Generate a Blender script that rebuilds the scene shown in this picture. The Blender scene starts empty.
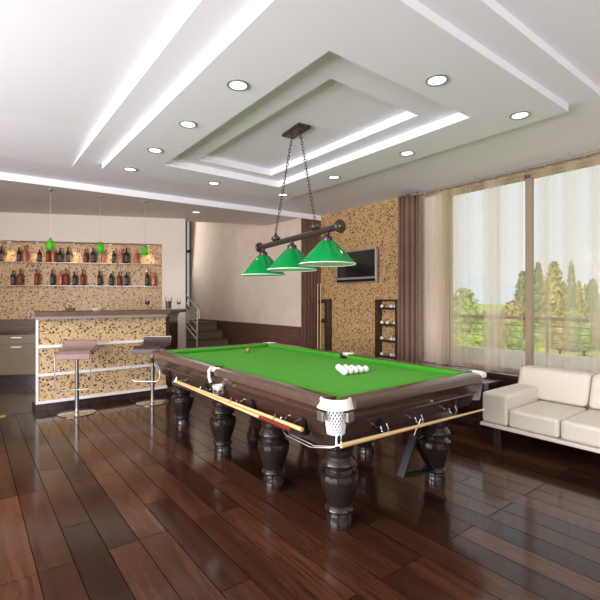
import bpy, bmesh, math, random
from mathutils import Vector, Matrix
random.seed(7)
PI = math.pi
SC = bpy.context.scene
COL = SC.collection

# ------------------------------------------------------------------ camera
H = 1.45
cam_d = bpy.data.cameras.new('camera'); cam = bpy.data.objects.new('camera', cam_d); COL.objects.link(cam)
cam.location = (0, 0, H); cam.rotation_euler = (PI/2, 0, -math.radians(37.7))
cam_d.sensor_width = 36; cam_d.lens = 429/600*36; cam_d.clip_start = 0.05; cam_d.clip_end = 2000
SC.camera = cam

# ------------------------------------------------------------------ world, sun, window light, exposure
W = bpy.data.worlds.new('sky'); SC.world = W; W.use_nodes = True
nt = W.node_tree; nt.nodes.clear()
o_ = nt.nodes.new('ShaderNodeOutputWorld'); bg = nt.nodes.new('ShaderNodeBackground')
tc = nt.nodes.new('ShaderNodeTexCoord'); sp = nt.nodes.new('ShaderNodeSeparateXYZ'); rp = nt.nodes.new('ShaderNodeValToRGB')
rp.color_ramp.elements[0].position = 0.0; rp.color_ramp.elements[0].color = (0.88, 0.88, 0.89, 1)
rp.color_ramp.elements[1].position = 0.6; rp.color_ramp.elements[1].color = (0.74, 0.79, 0.88, 1)
nt.links.new(tc.outputs['Generated'], sp.inputs[0]); nt.links.new(sp.outputs['Z'], rp.inputs[0])
nt.links.new(rp.outputs[0], bg.inputs[0]); bg.inputs[1].default_value = 1.05
nt.links.new(bg.outputs[0], o_.inputs[0])

def light(name, kind, loc, energy, color=(1, 1, 1), rot=(0, 0, 0), **kw):
    l = bpy.data.lights.new(name, kind); l.energy = energy; l.color = color
    for k, v in kw.items(): setattr(l, k, v)
    o = bpy.data.objects.new(name, l); COL.objects.link(o); o.location = loc; o.rotation_euler = rot
    return o
SUN = light('sun', 'SUN', (0, 0, 20), 3.6, (1, 0.93, 0.82), (math.radians(42), 0, math.radians(-75)), angle=math.radians(2))
light('rear_window_daylight', 'AREA', (1.4, -2.962, 1.75), 75, (0.96, 0.95, 1), (PI/2, 0, 0), shape='RECTANGLE', size=5.4, size_y=2.2)
light('left_window_daylight', 'AREA', (-3.14, 2.2, 1.75), 480, (1, 0.975, 0.99), (PI/2, 0, -PI/2), shape='RECTANGLE', size=5.2, size_y=2.2)
light('floor_warm_spot', 'SPOT', (-1.0, 4.2, 3.05), 160, (1, 0.50, 0.22), (0, math.radians(-20), 0), spot_size=math.radians(32), spot_blend=.5, shadow_soft_size=.05)
light('stair_window_daylight', 'AREA', (4.25, 11.1, 3.2), 22, (1, 0.98, 0.95), (-PI/2*0.9, 0, 0), shape='RECTANGLE', size=1.0, size_y=2.2)
SC.view_settings.view_transform = 'Standard'; SC.view_settings.look = 'None'
SC.view_settings.exposure = 0.07; SC.view_settings.gamma = 1; SC.view_settings.use_curve_mapping = False

# ------------------------------------------------------------------ measuring helpers (authoring coordinates)
FW = Vector((math.sin(math.radians(37.7)), math.cos(math.radians(37.7)), 0)); RT = Vector((FW.y, -FW.x, 0))
CAM = Vector((0, 0, H))
def ray(px, py): return FW + RT*((px-300)/429) + Vector((0, 0, 1))*((300-py)/429)
def at_z(px, py, z): d = ray(px, py); return CAM + d*((z-H)/d.z)
def at_x(px, py, x): d = ray(px, py); return CAM + d*(x/d.x)
def at_y(px, py, y): d = ray(px, py); return CAM + d*(y/d.y)
def at_pl(px, py, p, n): d = ray(px, py); return CAM + d*((Vector(p)-CAM).dot(Vector(n))/d.dot(Vector(n)))

# ------------------------------------------------------------------ materials
MATS = {}
def nmat(name):
    m = bpy.data.materials.new(name); m.use_nodes = True
    b = m.node_tree.nodes['Principled BSDF']; MATS[name] = m
    return m, m.node_tree, b
def mat(name, col, rough=0.5, metal=0.0, spec=0.5, coat=0.0, var=0.0, vscale=8, bump=0.0, bscale=60, emit=None, es=0, trans=0, ior=1.45, stretch=(1, 1, 1)):
    m, t, b = nmat(name)
    b.inputs['Base Color'].default_value = (*col, 1); b.inputs['Roughness'].default_value = rough
    b.inputs['Metallic'].default_value = metal; b.inputs['Specular IOR Level'].default_value = spec
    b.inputs['Coat Weight'].default_value = coat; b.inputs['Coat Roughness'].default_value = 0.1
    b.inputs['Transmission Weight'].default_value = trans; b.inputs['IOR'].default_value = ior
    if emit: b.inputs['Emission Color'].default_value = (*emit, 1); b.inputs['Emission Strength'].default_value = es
    c = t.nodes.new('ShaderNodeTexCoord'); mp = t.nodes.new('ShaderNodeMapping'); t.links.new(c.outputs['Object'], mp.inputs[0])
    mp.inputs['Scale'].default_value = stretch
    if var:
        n = t.nodes.new('ShaderNodeTexNoise'); n.inputs['Scale'].default_value = vscale; n.inputs['Detail'].default_value = 5
        r = t.nodes.new('ShaderNodeValToRGB')
        r.color_ramp.elements[0].position = 0.3; r.color_ramp.elements[0].color = (*[x*(1-var) for x in col], 1)
        r.color_ramp.elements[1].position = 0.7; r.color_ramp.elements[1].color = (*[min(1, x*(1+var)) for x in col], 1)
        t.links.new(mp.outputs[0], n.inputs[0]); t.links.new(n.outputs[0], r.inputs[0]); t.links.new(r.outputs[0], b.inputs['Base Color'])
    if bump:
        n = t.nodes.new('ShaderNodeTexNoise'); n.inputs['Scale'].default_value = bscale
        bp = t.nodes.new('ShaderNodeBump'); bp.inputs['Strength'].default_value = bump; bp.inputs['Distance'].default_value = 0.01
        t.links.new(mp.outputs[0], n.inputs[0]); t.links.new(n.outputs[0], bp.inputs['Height']); t.links.new(bp.outputs[0], b.inputs['Normal'])
    return m

def wood_floor():
    m, t, b = nmat('floor_planks')
    c = t.nodes.new('ShaderNodeTexCoord'); mp = t.nodes.new('ShaderNodeMapping'); mp.inputs['Rotation'].default_value = (0, 0, PI/2)
    mp.inputs['Location'].default_value = (0.35, 0.06, 0)
    t.links.new(c.outputs['Object'], mp.inputs[0])
    br = t.nodes.new('ShaderNodeTexBrick'); br.offset = 0.37; br.offset_frequency = 3; br.squash = 1
    br.inputs['Scale'].default_value = 1; br.inputs['Brick Width'].default_value = 1.15; br.inputs['Row Height'].default_value = 0.175
    br.inputs['Mortar Size'].default_value = 0.0027; br.inputs['Mortar Smooth'].default_value = 0.2; br.inputs['Bias'].default_value = 0.0
    br.inputs['Color1'].default_value = (0.017, 0.006, 0.004, 1); br.inputs['Color2'].default_value = (0.072, 0.028, 0.015, 1)
    br.inputs['Mortar'].default_value = (0.006, 0.003, 0.002, 1)
    t.links.new(mp.outputs[0], br.inputs[0])
    # grain stretched along the board
    mg = t.nodes.new('ShaderNodeMapping'); mg.inputs['Scale'].default_value = (28, 1.6, 1); t.links.new(c.outputs['Object'], mg.inputs[0])
    ad = t.nodes.new('ShaderNodeVectorMath'); ad.operation = 'MULTIPLY_ADD'
    ad.inputs[1].default_value = (90, 60, 30); t.links.new(br.outputs['Color'], ad.inputs[0]); t.links.new(mg.outputs[0], ad.inputs[2])
    n = t.nodes.new('ShaderNodeTexNoise'); n.inputs['Scale'].default_value = 1; n.inputs['Detail'].default_value = 6; n.inputs['Distortion'].default_value = 1.2
    t.links.new(ad.outputs[0], n.inputs[0])
    r = t.nodes.new('ShaderNodeValToRGB'); r.color_ramp.elements[0].position = 0.3; r.color_ramp.elements[0].color = (0.6, 0.55, 0.52, 1)
    r.color_ramp.elements[1].position = 0.75; r.color_ramp.elements[1].color = (1.5, 1.4, 1.3, 1)
    t.links.new(n.outputs[0], r.inputs[0])
    mx = t.nodes.new('ShaderNodeMix'); mx.data_type = 'RGBA'; mx.blend_type = 'MULTIPLY'; mx.inputs[0].default_value = 1
    t.links.new(br.outputs['Color'], mx.inputs[6]); t.links.new(r.outputs[0], mx.inputs[7]); t.links.new(mx.outputs[2], b.inputs['Base Color'])
    b.inputs['Specular IOR Level'].default_value = 0.45
    rr = t.nodes.new('ShaderNodeMapRange'); rr.inputs[3].default_value = 0.13; rr.inputs[4].default_value = 0.9; t.links.new(br.outputs['Fac'], rr.inputs[0]); t.links.new(rr.outputs[0], b.inputs['Roughness'])
    r2 = t.nodes.new('ShaderNodeMapRange'); r2.inputs[3].default_value = 0.45; r2.inputs[4].default_value = 0.0; t.links.new(br.outputs['Fac'], r2.inputs[0]); t.links.new(r2.outputs[0], b.inputs['Specular IOR Level'])
    bp = t.nodes.new('ShaderNodeBump'); bp.inputs['Strength'].default_value = 0.25; bp.inputs['Distance'].default_value = 0.002; bp.invert = True
    t.links.new(br.outputs['Fac'], bp.inputs['Height']); t.links.new(bp.outputs[0], b.inputs['Normal'])
    return m

def mosaic(name, scale, base=(0.56, 0.37, 0.19), p=0.5, d=0.36):
    """cork-like mosaic of fine warm chips with scattered dark flecks"""
    m, t, b = nmat(name)
    c = t.nodes.new('ShaderNodeTexCoord')
    nz = t.nodes.new('ShaderNodeTexNoise'); nz.inputs['Scale'].default_value = scale*1.3
    t.links.new(c.outputs['Object'], nz.inputs[0])
    wv = t.nodes.new('ShaderNodeVectorMath'); wv.operation = 'MULTIPLY_ADD'; wv.inputs[1].default_value = (0.045, 0.045, 0.045)
    t.links.new(nz.outputs['Color'], wv.inputs[0]); t.links.new(c.outputs['Object'], wv.inputs[2])
    v0 = t.nodes.new('ShaderNodeTexVoronoi'); v0.inputs['Scale'].default_value = scale*2.2; t.links.new(wv.outputs[0], v0.inputs[0])
    s0 = t.nodes.new('ShaderNodeSeparateColor'); t.links.new(v0.outputs['Color'], s0.inputs[0])
    r = t.nodes.new('ShaderNodeValToRGB')
    r.color_ramp.elements[0].position = 0; r.color_ramp.elements[0].color = (base[0]*.78, base[1]*.66, base[2]*.5, 1)
    r.color_ramp.elements[1].position = 1; r.color_ramp.elements[1].color = (base[0]*1.12, base[1]*1.22, base[2]*1.4, 1)
    t.links.new(s0.outputs[0], r.inputs[0])
    v = t.nodes.new('ShaderNodeTexVoronoi'); v.inputs['Scale'].default_value = scale; t.links.new(wv.outputs[0], v.inputs[0])
    sp = t.nodes.new('ShaderNodeSeparateColor'); t.links.new(v.outputs['Color'], sp.inputs[0])
    lt = t.nodes.new('ShaderNodeMath'); lt.operation = 'LESS_THAN'; lt.inputs[1].default_value = p; t.links.new(sp.outputs[1], lt.inputs[0])
    d2 = t.nodes.new('ShaderNodeMath'); d2.operation = 'LESS_THAN'; d2.inputs[1].default_value = d; t.links.new(v.outputs['Distance'], d2.inputs[0])
    mu = t.nodes.new('ShaderNodeMath'); mu.operation = 'MULTIPLY'; t.links.new(lt.outputs[0], mu.inputs[0]); t.links.new(d2.outputs[0], mu.inputs[1])
    mx = t.nodes.new('ShaderNodeMix'); mx.data_type = 'RGBA'; t.links.new(mu.outputs[0], mx.inputs[0]); t.links.new(r.outputs[0], mx.inputs[6])
    dk = t.nodes.new('ShaderNodeValToRGB'); dk.color_ramp.elements[0].color = (0.02, 0.012, 0.01, 1); dk.color_ramp.elements[1].color = (0.26, 0.11, 0.05, 1)
    dk.color_ramp.elements[0].position = 0.45
    t.links.new(sp.outputs[2], dk.inputs[0]); t.links.new(dk.outputs[0], mx.inputs[7])
    t.links.new(mx.outputs[2], b.inputs['Base Color']); b.inputs['Roughness'].default_value = 0.45
    return m

def sheer_mat():
    m, t, b = nmat('sheer_fabric')
    t.nodes.remove(b); out = t.nodes['Material Output']
    tr = t.nodes.new('ShaderNodeBsdfTransparent'); tl = t.nodes.new('ShaderNodeBsdfTranslucent'); df = t.nodes.new('ShaderNodeBsdfDiffuse')
    tl.inputs[0].default_value = (0.86, 0.72, 0.57, 1); df.inputs[0].default_value = (0.80, 0.67, 0.52, 1)
    a = t.nodes.new('ShaderNodeMixShader'); a.inputs[0].default_value = 0.45; t.links.new(tl.outputs[0], a.inputs[1]); t.links.new(df.outputs[0], a.inputs[2])
    lw = t.nodes.new('ShaderNodeLayerWeight'); lw.inputs[0].default_value = 0.35
    c = t.nodes.new('ShaderNodeTexCoord'); mp = t.nodes.new('ShaderNodeMapping'); mp.inputs['Scale'].default_value = (0, 2.6, 0); t.links.new(c.outputs['Object'], mp.inputs[0])
    n = t.nodes.new('ShaderNodeTexNoise'); n.inputs['Scale'].default_value = 1.5; n.inputs['Detail'].default_value = 0; t.links.new(mp.outputs[0], n.inputs[0])
    r = t.nodes.new('ShaderNodeMapRange'); r.inputs[1].default_value = 0.40; r.inputs[2].default_value = 0.66; r.inputs[3].default_value = 0.22; r.inputs[4].default_value = 0.62
    t.links.new(n.outputs[0], r.inputs[0])
    mx = t.nodes.new('ShaderNodeMixShader'); t.links.new(r.outputs[0], mx.inputs[0]); t.links.new(tr.outputs[0], mx.inputs[1]); t.links.new(a.outputs[0], mx.inputs[2])
    t.links.new(mx.outputs[0], out.inputs[0])
    return m
def clear_glass(name='clear_glass', tint=(0.96, 0.98, 0.97), f=0.10):
    m, t, b = nmat(name); t.nodes.remove(b); out = t.nodes['Material Output']
    tr = t.nodes.new('ShaderNodeBsdfTransparent'); tr.inputs[0].default_value = (*tint, 1)
    gl = t.nodes.new('ShaderNodeBsdfGlossy'); gl.inputs['Roughness'].default_value = 0.03
    fr = t.nodes.new('ShaderNodeFresnel'); fr.inputs[0].default_value = 1.18
    mx = t.nodes.new('ShaderNodeMixShader'); t.links.new(fr.outputs[0], mx.inputs[0]); t.links.new(tr.outputs[0], mx.inputs[1]); t.links.new(gl.outputs[0], mx.inputs[2])
    t.links.new(mx.outputs[0], out.inputs[0])
    return m
def shade_mat(name, col, glow):
    """green cased glass of a lit lampshade"""
    m, t, b = nmat(name); out = t.nodes['Material Output']
    b.inputs['Base Color'].default_value = (*col, 1); b.inputs['Roughness'].default_value = 0.08; b.inputs['Coat Weight'].default_value = 0.6
    tl = t.nodes.new('ShaderNodeBsdfTranslucent'); tl.inputs[0].default_value = (*glow, 1)
    mx = t.nodes.new('ShaderNodeMixShader'); mx.inputs[0].default_value = 0.5
    t.links.new(b.outputs[0], mx.inputs[1]); t.links.new(tl.outputs[0], mx.inputs[2]); t.links.new(mx.outputs[0], out.inputs[0])
    return m

M = dict(
 floor=wood_floor(),
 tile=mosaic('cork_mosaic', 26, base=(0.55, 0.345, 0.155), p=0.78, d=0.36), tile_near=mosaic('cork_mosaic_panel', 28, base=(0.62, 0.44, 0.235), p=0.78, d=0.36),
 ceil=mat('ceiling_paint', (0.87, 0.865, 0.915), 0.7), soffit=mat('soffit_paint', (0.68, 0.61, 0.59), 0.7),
 wallp=mat('wall_paint', (0.74, 0.65, 0.57), 0.75), beige=mat('beige_paint', (0.70, 0.57, 0.47), 0.75, var=0.05, vscale=3),
 panel=mat('brown_panel', (0.15, 0.078, 0.055), 0.35, var=0.35, vscale=6, stretch=(6, 6, 0.6)),
 dado=mat('dado_wood', (0.12, 0.06, 0.042), 0.4, var=0.3, vscale=5, stretch=(1, 1, 9)),
 walnut=mat('walnut_wood', (0.048, 0.025, 0.018), 0.16, coat=0.3, var=0.12, vscale=6, stretch=(1.5, 1.5, 8)),
 rail=mat('rail_wood', (0.095, 0.055, 0.042), 0.22, coat=0.4, var=0.12, vscale=6, stretch=(2, 2, 8)),
 dark=mat('dark_wood', (0.038, 0.024, 0.020), 0.22, coat=0.5, var=0.3, vscale=6),
 legm=mat('leg_wood', (0.018, 0.012, 0.010), 0.17, coat=0.25, var=0.25, vscale=10, stretch=(1, 1, 0.3)),
 black=mat('black_plastic', (0.008, 0.0075, 0.0075), 0.4, spec=0.25),
 cloth=mat('green_cloth', (0.095, 0.34, 0.045), 0.9, var=0.05, vscale=30, spec=0.1),
 cushion=mat('green_cushion_cloth', (0.055, 0.33, 0.022), 0.8, spec=0.15),
 leather=mat('cream_leather', (0.74, 0.68, 0.58), 0.4, bump=0.1, bscale=120),
 pocket=mat('pocket_leather', (0.80, 0.76, 0.68), 0.4),
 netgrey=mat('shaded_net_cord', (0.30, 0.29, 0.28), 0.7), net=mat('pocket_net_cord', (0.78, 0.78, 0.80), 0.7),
topw=mat('bar_top_wood', (0.15, 0.075, 0.052), 0.45, var=0.2, vscale=5, stretch=(1, 8, 1)), band=mat('taupe_band', (0.34, 0.29, 0.27), 0.5), tubing=mat('dull_chrome', (0.36, 0.34, 0.33), 0.3, metal=1),
 chrome=mat('chrome', (0.75, 0.74, 0.73), 0.18, metal=1), steel=mat('brushed_steel', (0.55, 0.54, 0.53), 0.35, metal=1),
 bronze=mat('dark_bronze', (0.070, 0.048, 0.042), 0.3, metal=0.6, coat=0.3),
 ball=mat('ivory_ball', (0.86, 0.85, 0.83), 0.1, coat=0.6), oball=mat('amber_ball', (0.32, 0.13, 0.04), 0.1, coat=0.6),
 cue=mat('maple', (0.66, 0.45, 0.20), 0.3, coat=0.3), cuered=mat('red_butt', (0.16, 0.02, 0.012), 0.25, coat=0.4), brass=mat('brass', (0.8, 0.55, 0.15), 0.25, metal=1),
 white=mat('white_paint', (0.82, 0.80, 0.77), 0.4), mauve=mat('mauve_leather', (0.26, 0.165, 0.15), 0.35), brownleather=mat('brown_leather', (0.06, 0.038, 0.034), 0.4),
 cab=mat('cabinet_lacquer', (0.21, 0.155, 0.095), 0.25, coat=0.3), kfloor=mat('kitchen_tile', (0.07, 0.045, 0.03), 0.2, var=0.2),
 drape=mat('brown_drape', (0.19, 0.105, 0.075), 0.7, var=0.12, vscale=3), sheer=sheer_mat(), frame=mat('tan_frame', (0.30, 0.205, 0.135), 0.4),
 glass=clear_glass(), gshade=shade_mat('green_shade_glass', (0.0, 0.26, 0.085), (0.02, 0.66, 0.22)),
 pshade=shade_mat('lime_pendant_glass', (0.06, 0.26, 0.015), (0.35, 0.85, 0.08)),
 inner=mat('white_opal', (0.75, 0.95, 0.80), 0.4), bulb=mat('lit_bulb', (1, 1, 1), 0.5, emit=(1, 0.97, 0.88), es=8),
 down=mat('lit_diffuser', (1, 1, 1), 0.5, emit=(1, 0.98, 0.95), es=1.3), ring=mat('fitting_ring', (0.45, 0.45, 0.46), 0.3, metal=0.8),
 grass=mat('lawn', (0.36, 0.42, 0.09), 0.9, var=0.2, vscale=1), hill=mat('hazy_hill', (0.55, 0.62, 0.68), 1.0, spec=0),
 leaf=mat('leaves', (0.34, 0.44, 0.13), 0.9, var=0.5, vscale=3, spec=0.1), leafd=mat('cypress_leaves', (0.24, 0.30, 0.14), 0.9, var=0.5, vscale=4, spec=0.1),
 leafo=mat('ochre_leaves', (0.44, 0.38, 0.15), 0.9, var=0.45, vscale=4, spec=0.1), leafl=mat('lime_leaves', (0.50, 0.60, 0.08), 0.9, var=0.25, vscale=5, spec=0.1),
 bark=mat('bark', (0.12, 0.08, 0.05), 0.9), stone=mat('balcony_render', (0.90, 0.87, 0.82), 0.8),
 bottled=mat('dark_bottle', (0.022, 0.012, 0.014), 0.1, coat=0.5), bottler=mat('rose_bottle', (0.48, 0.13, 0.08), 0.12, coat=0.5), bottleb=mat('amber_bottle', (0.16, 0.035, 0.012), 0.1, coat=0.5),
 labelm=mat('bottle_label', (0.10, 0.08, 0.09), 0.6), labelr=mat('red_label', (0.28, 0.06, 0.035), 0.6), cap=mat('silver_cap', (0.6, 0.58, 0.55), 0.3, metal=0.7),
 beer=mat('beer', (0.16, 0.055, 0.02), 0.1), wine=mat('wine', (0.10, 0.01, 0.01), 0.1), screen=mat('tv_screen', (0.008, 0.008, 0.009), 0.08, spec=0.6),
 silver=mat('silver_plastic', (0.42, 0.42, 0.43), 0.3, metal=0.6), ceramic=mat('white_ceramic', (0.8, 0.8, 0.78), 0.2), gshelf=mat('glass_shelf', (0.55, 0.52, 0.42), 0.1),
 stair=mat('stair_wood', (0.085, 0.055, 0.035), 0.4), riser=mat('riser_paint', (0.20, 0.145, 0.085), 0.5),
)

# ------------------------------------------------------------------ mesh builder
class MB:
    def __init__(s): s.v = []; s.f = []
    def add(s, vs, fs):
        n = len(s.v); s.v += [Vector(v) for v in vs]; s.f += [[i+n for i in f] for f in fs]; return s
    def box(s, a, b, T=None):
        x0, y0, z0 = [min(p, q) for p, q in zip(a, b)]; x1, y1, z1 = [max(p, q) for p, q in zip(a, b)]
        vs = [Vector(p) for p in ((x0,y0,z0),(x1,y0,z0),(x1,y1,z0),(x0,y1,z0),(x0,y0,z1),(x1,y0,z1),(x1,y1,z1),(x0,y1,z1))]
        if T: vs = [T(*v) if callable(T) else T @ v for v in vs]
        return s.add(vs, [(0,3,2,1),(4,5,6,7),(0,1,5,4),(1,2,6,5),(2,3,7,6),(3,0,4,7)])
    def prism(s, poly, z0, z1, ztop=None):
        n = len(poly)
        vs = [(p[0], p[1], p[2] if len(p) > 2 else z0) for p in poly] + [(p[0], p[1], z1) for p in poly]
        return s.add(vs, [tuple(range(n))[::-1], tuple(range(n, 2*n))] + [(i, (i+1) % n, (i+1) % n+n, i+n) for i in range(n)])
    def lathe(s, prof, n=24, o=(0, 0, 0), a0=0, a1=2*PI, flute=None, T=None):
        """prof: list of (radius, z)"""
        full = abs(a1-a0-2*PI) < 1e-6; m = n if full else n+1; vs = []
        for r, z in prof:
            for i in range(m):
                a = a0+(a1-a0)*i/n; rr = r*(1+(flute(z, a) if flute else 0))
                p = Vector((rr*math.cos(a), rr*math.sin(a), z))
                if T: p = T @ p
                vs.append(p+Vector(o))
        fs = []
        for j in range(len(prof)-1):
            for i in range(m if full else m-1):
                k = (i+1) % m
                fs.append((j*m+i, j*m+k, (j+1)*m+k, (j+1)*m+i))
        if full and prof[0][0] > 1e-4: fs.append(tuple(range(m))[::-1])
        if full and prof[-1][0] > 1e-4: fs.append(tuple((len(prof)-1)*m+i for i in range(m)))
        return s.add(vs, fs)
    def tube(s, pts, r, n=8, closed=False, r2=None):
        P = [Vector(p) for p in pts]; N = len(P); vs = []; up = None
        for i, p in enumerate(P):
            if closed: d = P[(i+1) % N]-P[i-1]
            else: d = P[min(i+1, N-1)]-P[max(i-1, 0)]
            d.normalize()
            if up is None: up = d.orthogonal().normalized()
            up = (up-d*up.dot(d)).normalized(); w = d.cross(up)
            rr = r if r2 is None else r+(r2-r)*i/(N-1)
            vs += [p+(up*math.cos(2*PI*k/n)+w*math.sin(2*PI*k/n))*rr for k in range(n)]
        fs = []
        for i in range(N if closed else N-1):
            j = (i+1) % N
            for k in range(n): fs.append((i*n+k, i*n+(k+1) % n, j*n+(k+1) % n, j*n+k))
        if not closed: fs += [tuple(range(n))[::-1], tuple((N-1)*n+k for k in range(n))]
        return s.add(vs, fs)
    def grid(s, fn, nu, nv, flip=False):
        vs = [fn(i/nu, j/nv) for j in range(nv+1) for i in range(nu+1)]
        fs = [(j*(nu+1)+i, j*(nu+1)+i+1, (j+1)*(nu+1)+i+1, (j+1)*(nu+1)+i) for j in range(nv) for i in range(nu)]
        return s.add(vs, fs)
    def ball(s, c, r, n=16, m=10, sc=(1, 1, 1)):
        prof = [(max(1e-5, math.sin(PI*j/m)), -math.cos(PI*j/m)) for j in range(m+1)]
        vs = []
        for a, z in prof:
            for i in range(n): vs.append((c[0]+r*sc[0]*a*math.cos(2*PI*i/n), c[1]+r*sc[1]*a*math.sin(2*PI*i/n), c[2]+r*sc[2]*z))
        return s.add(vs, [(j*n+i, j*n+(i+1) % n, (j+1)*n+(i+1) % n, (j+1)*n+i) for j in range(m) for i in range(n)])
    def build(s, name, m, parent=None, off=None, bevel=0, seg=2, smooth=True, subsurf=0, angle=35):
        o = Vector((0, 0, 0))
        if off is not None: o = Vector(off)
        elif parent is not None and parent.get('_world'): o = Vector(parent.location)
        me = bpy.data.meshes.new(name); me.from_pydata([v-o for v in s.v], [], s.f)
        bm = bmesh.new(); bm.from_mesh(me); bmesh.ops.remove_doubles(bm, verts=bm.verts, dist=1e-5)
        bmesh.ops.recalc_face_normals(bm, faces=bm.faces); bm.to_mesh(me); bm.free()
        me.materials.append(m)
        if smooth:
            me.shade_smooth(); me.set_sharp_from_angle(angle=math.radians(angle))
        ob = bpy.data.objects.new(name, me); COL.objects.link(ob)
        if bevel:
            b = ob.modifiers.new('bevel', 'BEVEL'); b.width = bevel; b.segments = seg; b.limit_method = 'ANGLE'; b.harden_normals = True
        if subsurf:
            q = ob.modifiers.new('sub', 'SUBSURF'); q.levels = subsurf; q.render_levels = subsurf
        if parent is not None:
            ob.parent = parent
            if parent.type == 'MESH' and parent.parent is None and parent.get('_world') is None: pass
        return ob
def tag(o, label, cat, group=None, kind=None):
    o['label'] = label; o['category'] = cat
    if group: o['group'] = group
    if kind: o['kind'] = kind
    return o
def thing(name, loc, label, cat, group=None, rz=0, world=False):
    o = bpy.data.objects.new(name, None); COL.objects.link(o); o.empty_display_size = 0.05
    o.location = loc; o.rotation_euler = (0, 0, rz); tag(o, label, cat, group)
    if world: o['_world'] = True
    return o
def struct(name, mb, m, **k):
    o = mb.build(name, m, **k); o['kind'] = 'structure'; return o
def sub(name, mb, m, part, **k):
    """sub-part: same frame as its part (part meshes sit at their thing's origin)"""
    root = part.parent; off = root.location if root.get('_world') else (0, 0, 0)
    return mb.build(name, m, part, off=off, **k)
def dup(o, parent=None, loc=None, rz=None):
    kids = [c for c in bpy.data.objects if c.parent == o]
    c = o.copy(); COL.objects.link(c); c.parent = parent
    if loc is not None: c.location = loc
    if rz is not None: c.rotation_euler = (0, 0, rz)
    for k in kids: dup(k, c)
    return c
RX90 = Matrix.Rotation(PI/2, 3, 'X'); RY90 = Matrix.Rotation(PI/2, 3, 'Y')

# ================================================================== ROOM SHELL
XL, XR, YN = -3.2, 5.34, -3.0
P0 = Vector((0.435, 9.17, 0)); U = Vector((0.897, -0.442, 0)).normalized(); NB = Vector((-U.y, U.x, 0))*-1   # back wall line, NB points into the room
if NB.y > 0: NB = -NB
def B(s, d, z): return P0+U*s+NB*d+Vector((0, 0, z))
S_END = (Vector((3.26, 7.78, 0))-P0).dot(U)
S_L = (XL-P0.x)/U.x
def s_of(px, py=300, d=0.0):
    p = at_pl(px, py, P0+NB*d, NB); return (p-P0).dot(U)

f = MB().box((XL-.2, YN-.2, -.12), (XR+.1, 12.0, 0)); struct('floor', f, M['floor'], smooth=False)
# kitchen tile field behind the bar, closed by a brass strip
kf = MB().prism([(XL, 6.52), (0.66, 6.52), (0.66, 9.0), (XL, 10.9)], 0.0, 0.004); struct('trim_1', kf, M['kfloor'], smooth=False)
struct('trim_2', MB().box((XL, 6.47, 0), (0.37, 6.53, 0.012)), M['brass'], bevel=.004)

# ceiling: levels
H1, H2, H3, HT = 3.0, 3.06, 3.12, 3.36
sx0, sx1, sy0, sy1 = 1.25, 3.9, 1.44, 5.45
ox0, ox1, oy0, oy1 = 1.776, 3.37, 2.0, 4.85
ix0, ix1, iy0, iy1 = 2.11, 3.14, 2.36, 4.68
c = MB()
def ringbox(mb, X0, X1, Y0, Y1, x0, x1, y0, y1, z0, z1):
    mb.box((X0, Y0, z0), (X1, y0, z1)); mb.box((X0, y1, z0), (X1, Y1, z1)); mb.box((X0, y0, z0), (x0, y1, z1)); mb.box((x1, y0, z0), (X1, y1, z1))
ringbox(c, sx0, sx1, sy0, sy1, ox0, ox1, oy0, oy1, H1, HT)
struct('ceiling', c, M['ceil'], smooth=False)
c = MB(); ringbox(c, ox0, ox1, oy0, oy1, ix0, ix1, iy0, iy1, 3.08, HT); struct('ceiling_tray_step', c, M['ceil'], smooth=False)
struct('ceiling_tray_panel', MB().box((ix0, iy0, 3.16), (ix1, iy1, HT)), M['ceil'], smooth=False)
c = MB()
yb = 6.9; e1 = 0.99; yE = 5.83
c.box((sx1, 1.228, H2), (XR+.1, yb, HT)); c.box((e1, 1.228, H2), (sx0, yb, HT)); c.box((sx0, 1.228, H2), (sx1, sy0, HT)); c.box((sx0, sy1, H2), (sx1, yb, HT))
c.box((XL-.1, yE, H2), (e1, yb, HT))
struct('ceiling_middle_level', c, M['ceil'], smooth=False)
c = MB().box((XL-.1, YN-.1, H3), (XR+.1, 1.228, HT)).box((XL-.1, 1.228, H3), (e1, 4.6, HT))
# the raised side runs out smoothly into the middle level
c.add([(XL-.1, 4.6, H3), (e1, 4.6, H3), (e1, yE, H2), (XL-.1, yE, H2), (XL-.1, 4.6, HT), (e1, 4.6, HT), (e1, yE, HT), (XL-.1, yE, HT)], [(0,1,2,3),(4,5,6,7),(0,1,5,4),(1,2,6,5),(2,3,7,6),(3,0,4,7)])
struct('ceiling_upper_level', c, M['ceil'])
HS = 2.97
edge = lambda x: 6.62+(x-.31)*(6.28-6.62)/(XR-.31)
fa = B(S_L, 0, 0); 
so = MB().prism([(XL-.1, edge(XL-.1)), (XR+.1, edge(XR+.1)), (XR+.1, 6.95), (4.9, 7.22), (3.26, 7.93), (fa.x, fa.y)], HS+.02, HT)
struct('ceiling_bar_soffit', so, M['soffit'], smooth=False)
so = MB().prism([(XL-.1, edge(XL-.1)-.03), (XR, edge(XR)-.03), (XR, edge(XR)), (XL-.1, edge(XL-.1))], HS, HT)
struct('trim_3', so, M['ceil'], smooth=False)

# side and rear walls with the daylight windows out of frame
w = MB().box((XL-.15, YN, 0), (XL, 11, .6)).box((XL-.15, YN, 2.9), (XL, 11, HT)).box((XL-.15, YN, .6), (XL, -.45, 2.9)).box((XL-.15, 4.85, .6), (XL, 11.2, 2.9))
struct('wall_left', w, M['wallp'], smooth=False)
w = MB().box((XL-.15, YN-.15, 0), (XR+.15, YN, .6)).box((XL-.15, YN-.15, 2.9), (XR+.15, YN, HT)).box((XL-.15, YN-.15, .6), (-1.35, YN, 2.9)).box((4.15, YN-.15, .6), (XR+.15, YN, 2.9))
struct('wall_rear', w, M['wallp'], smooth=False)

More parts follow.
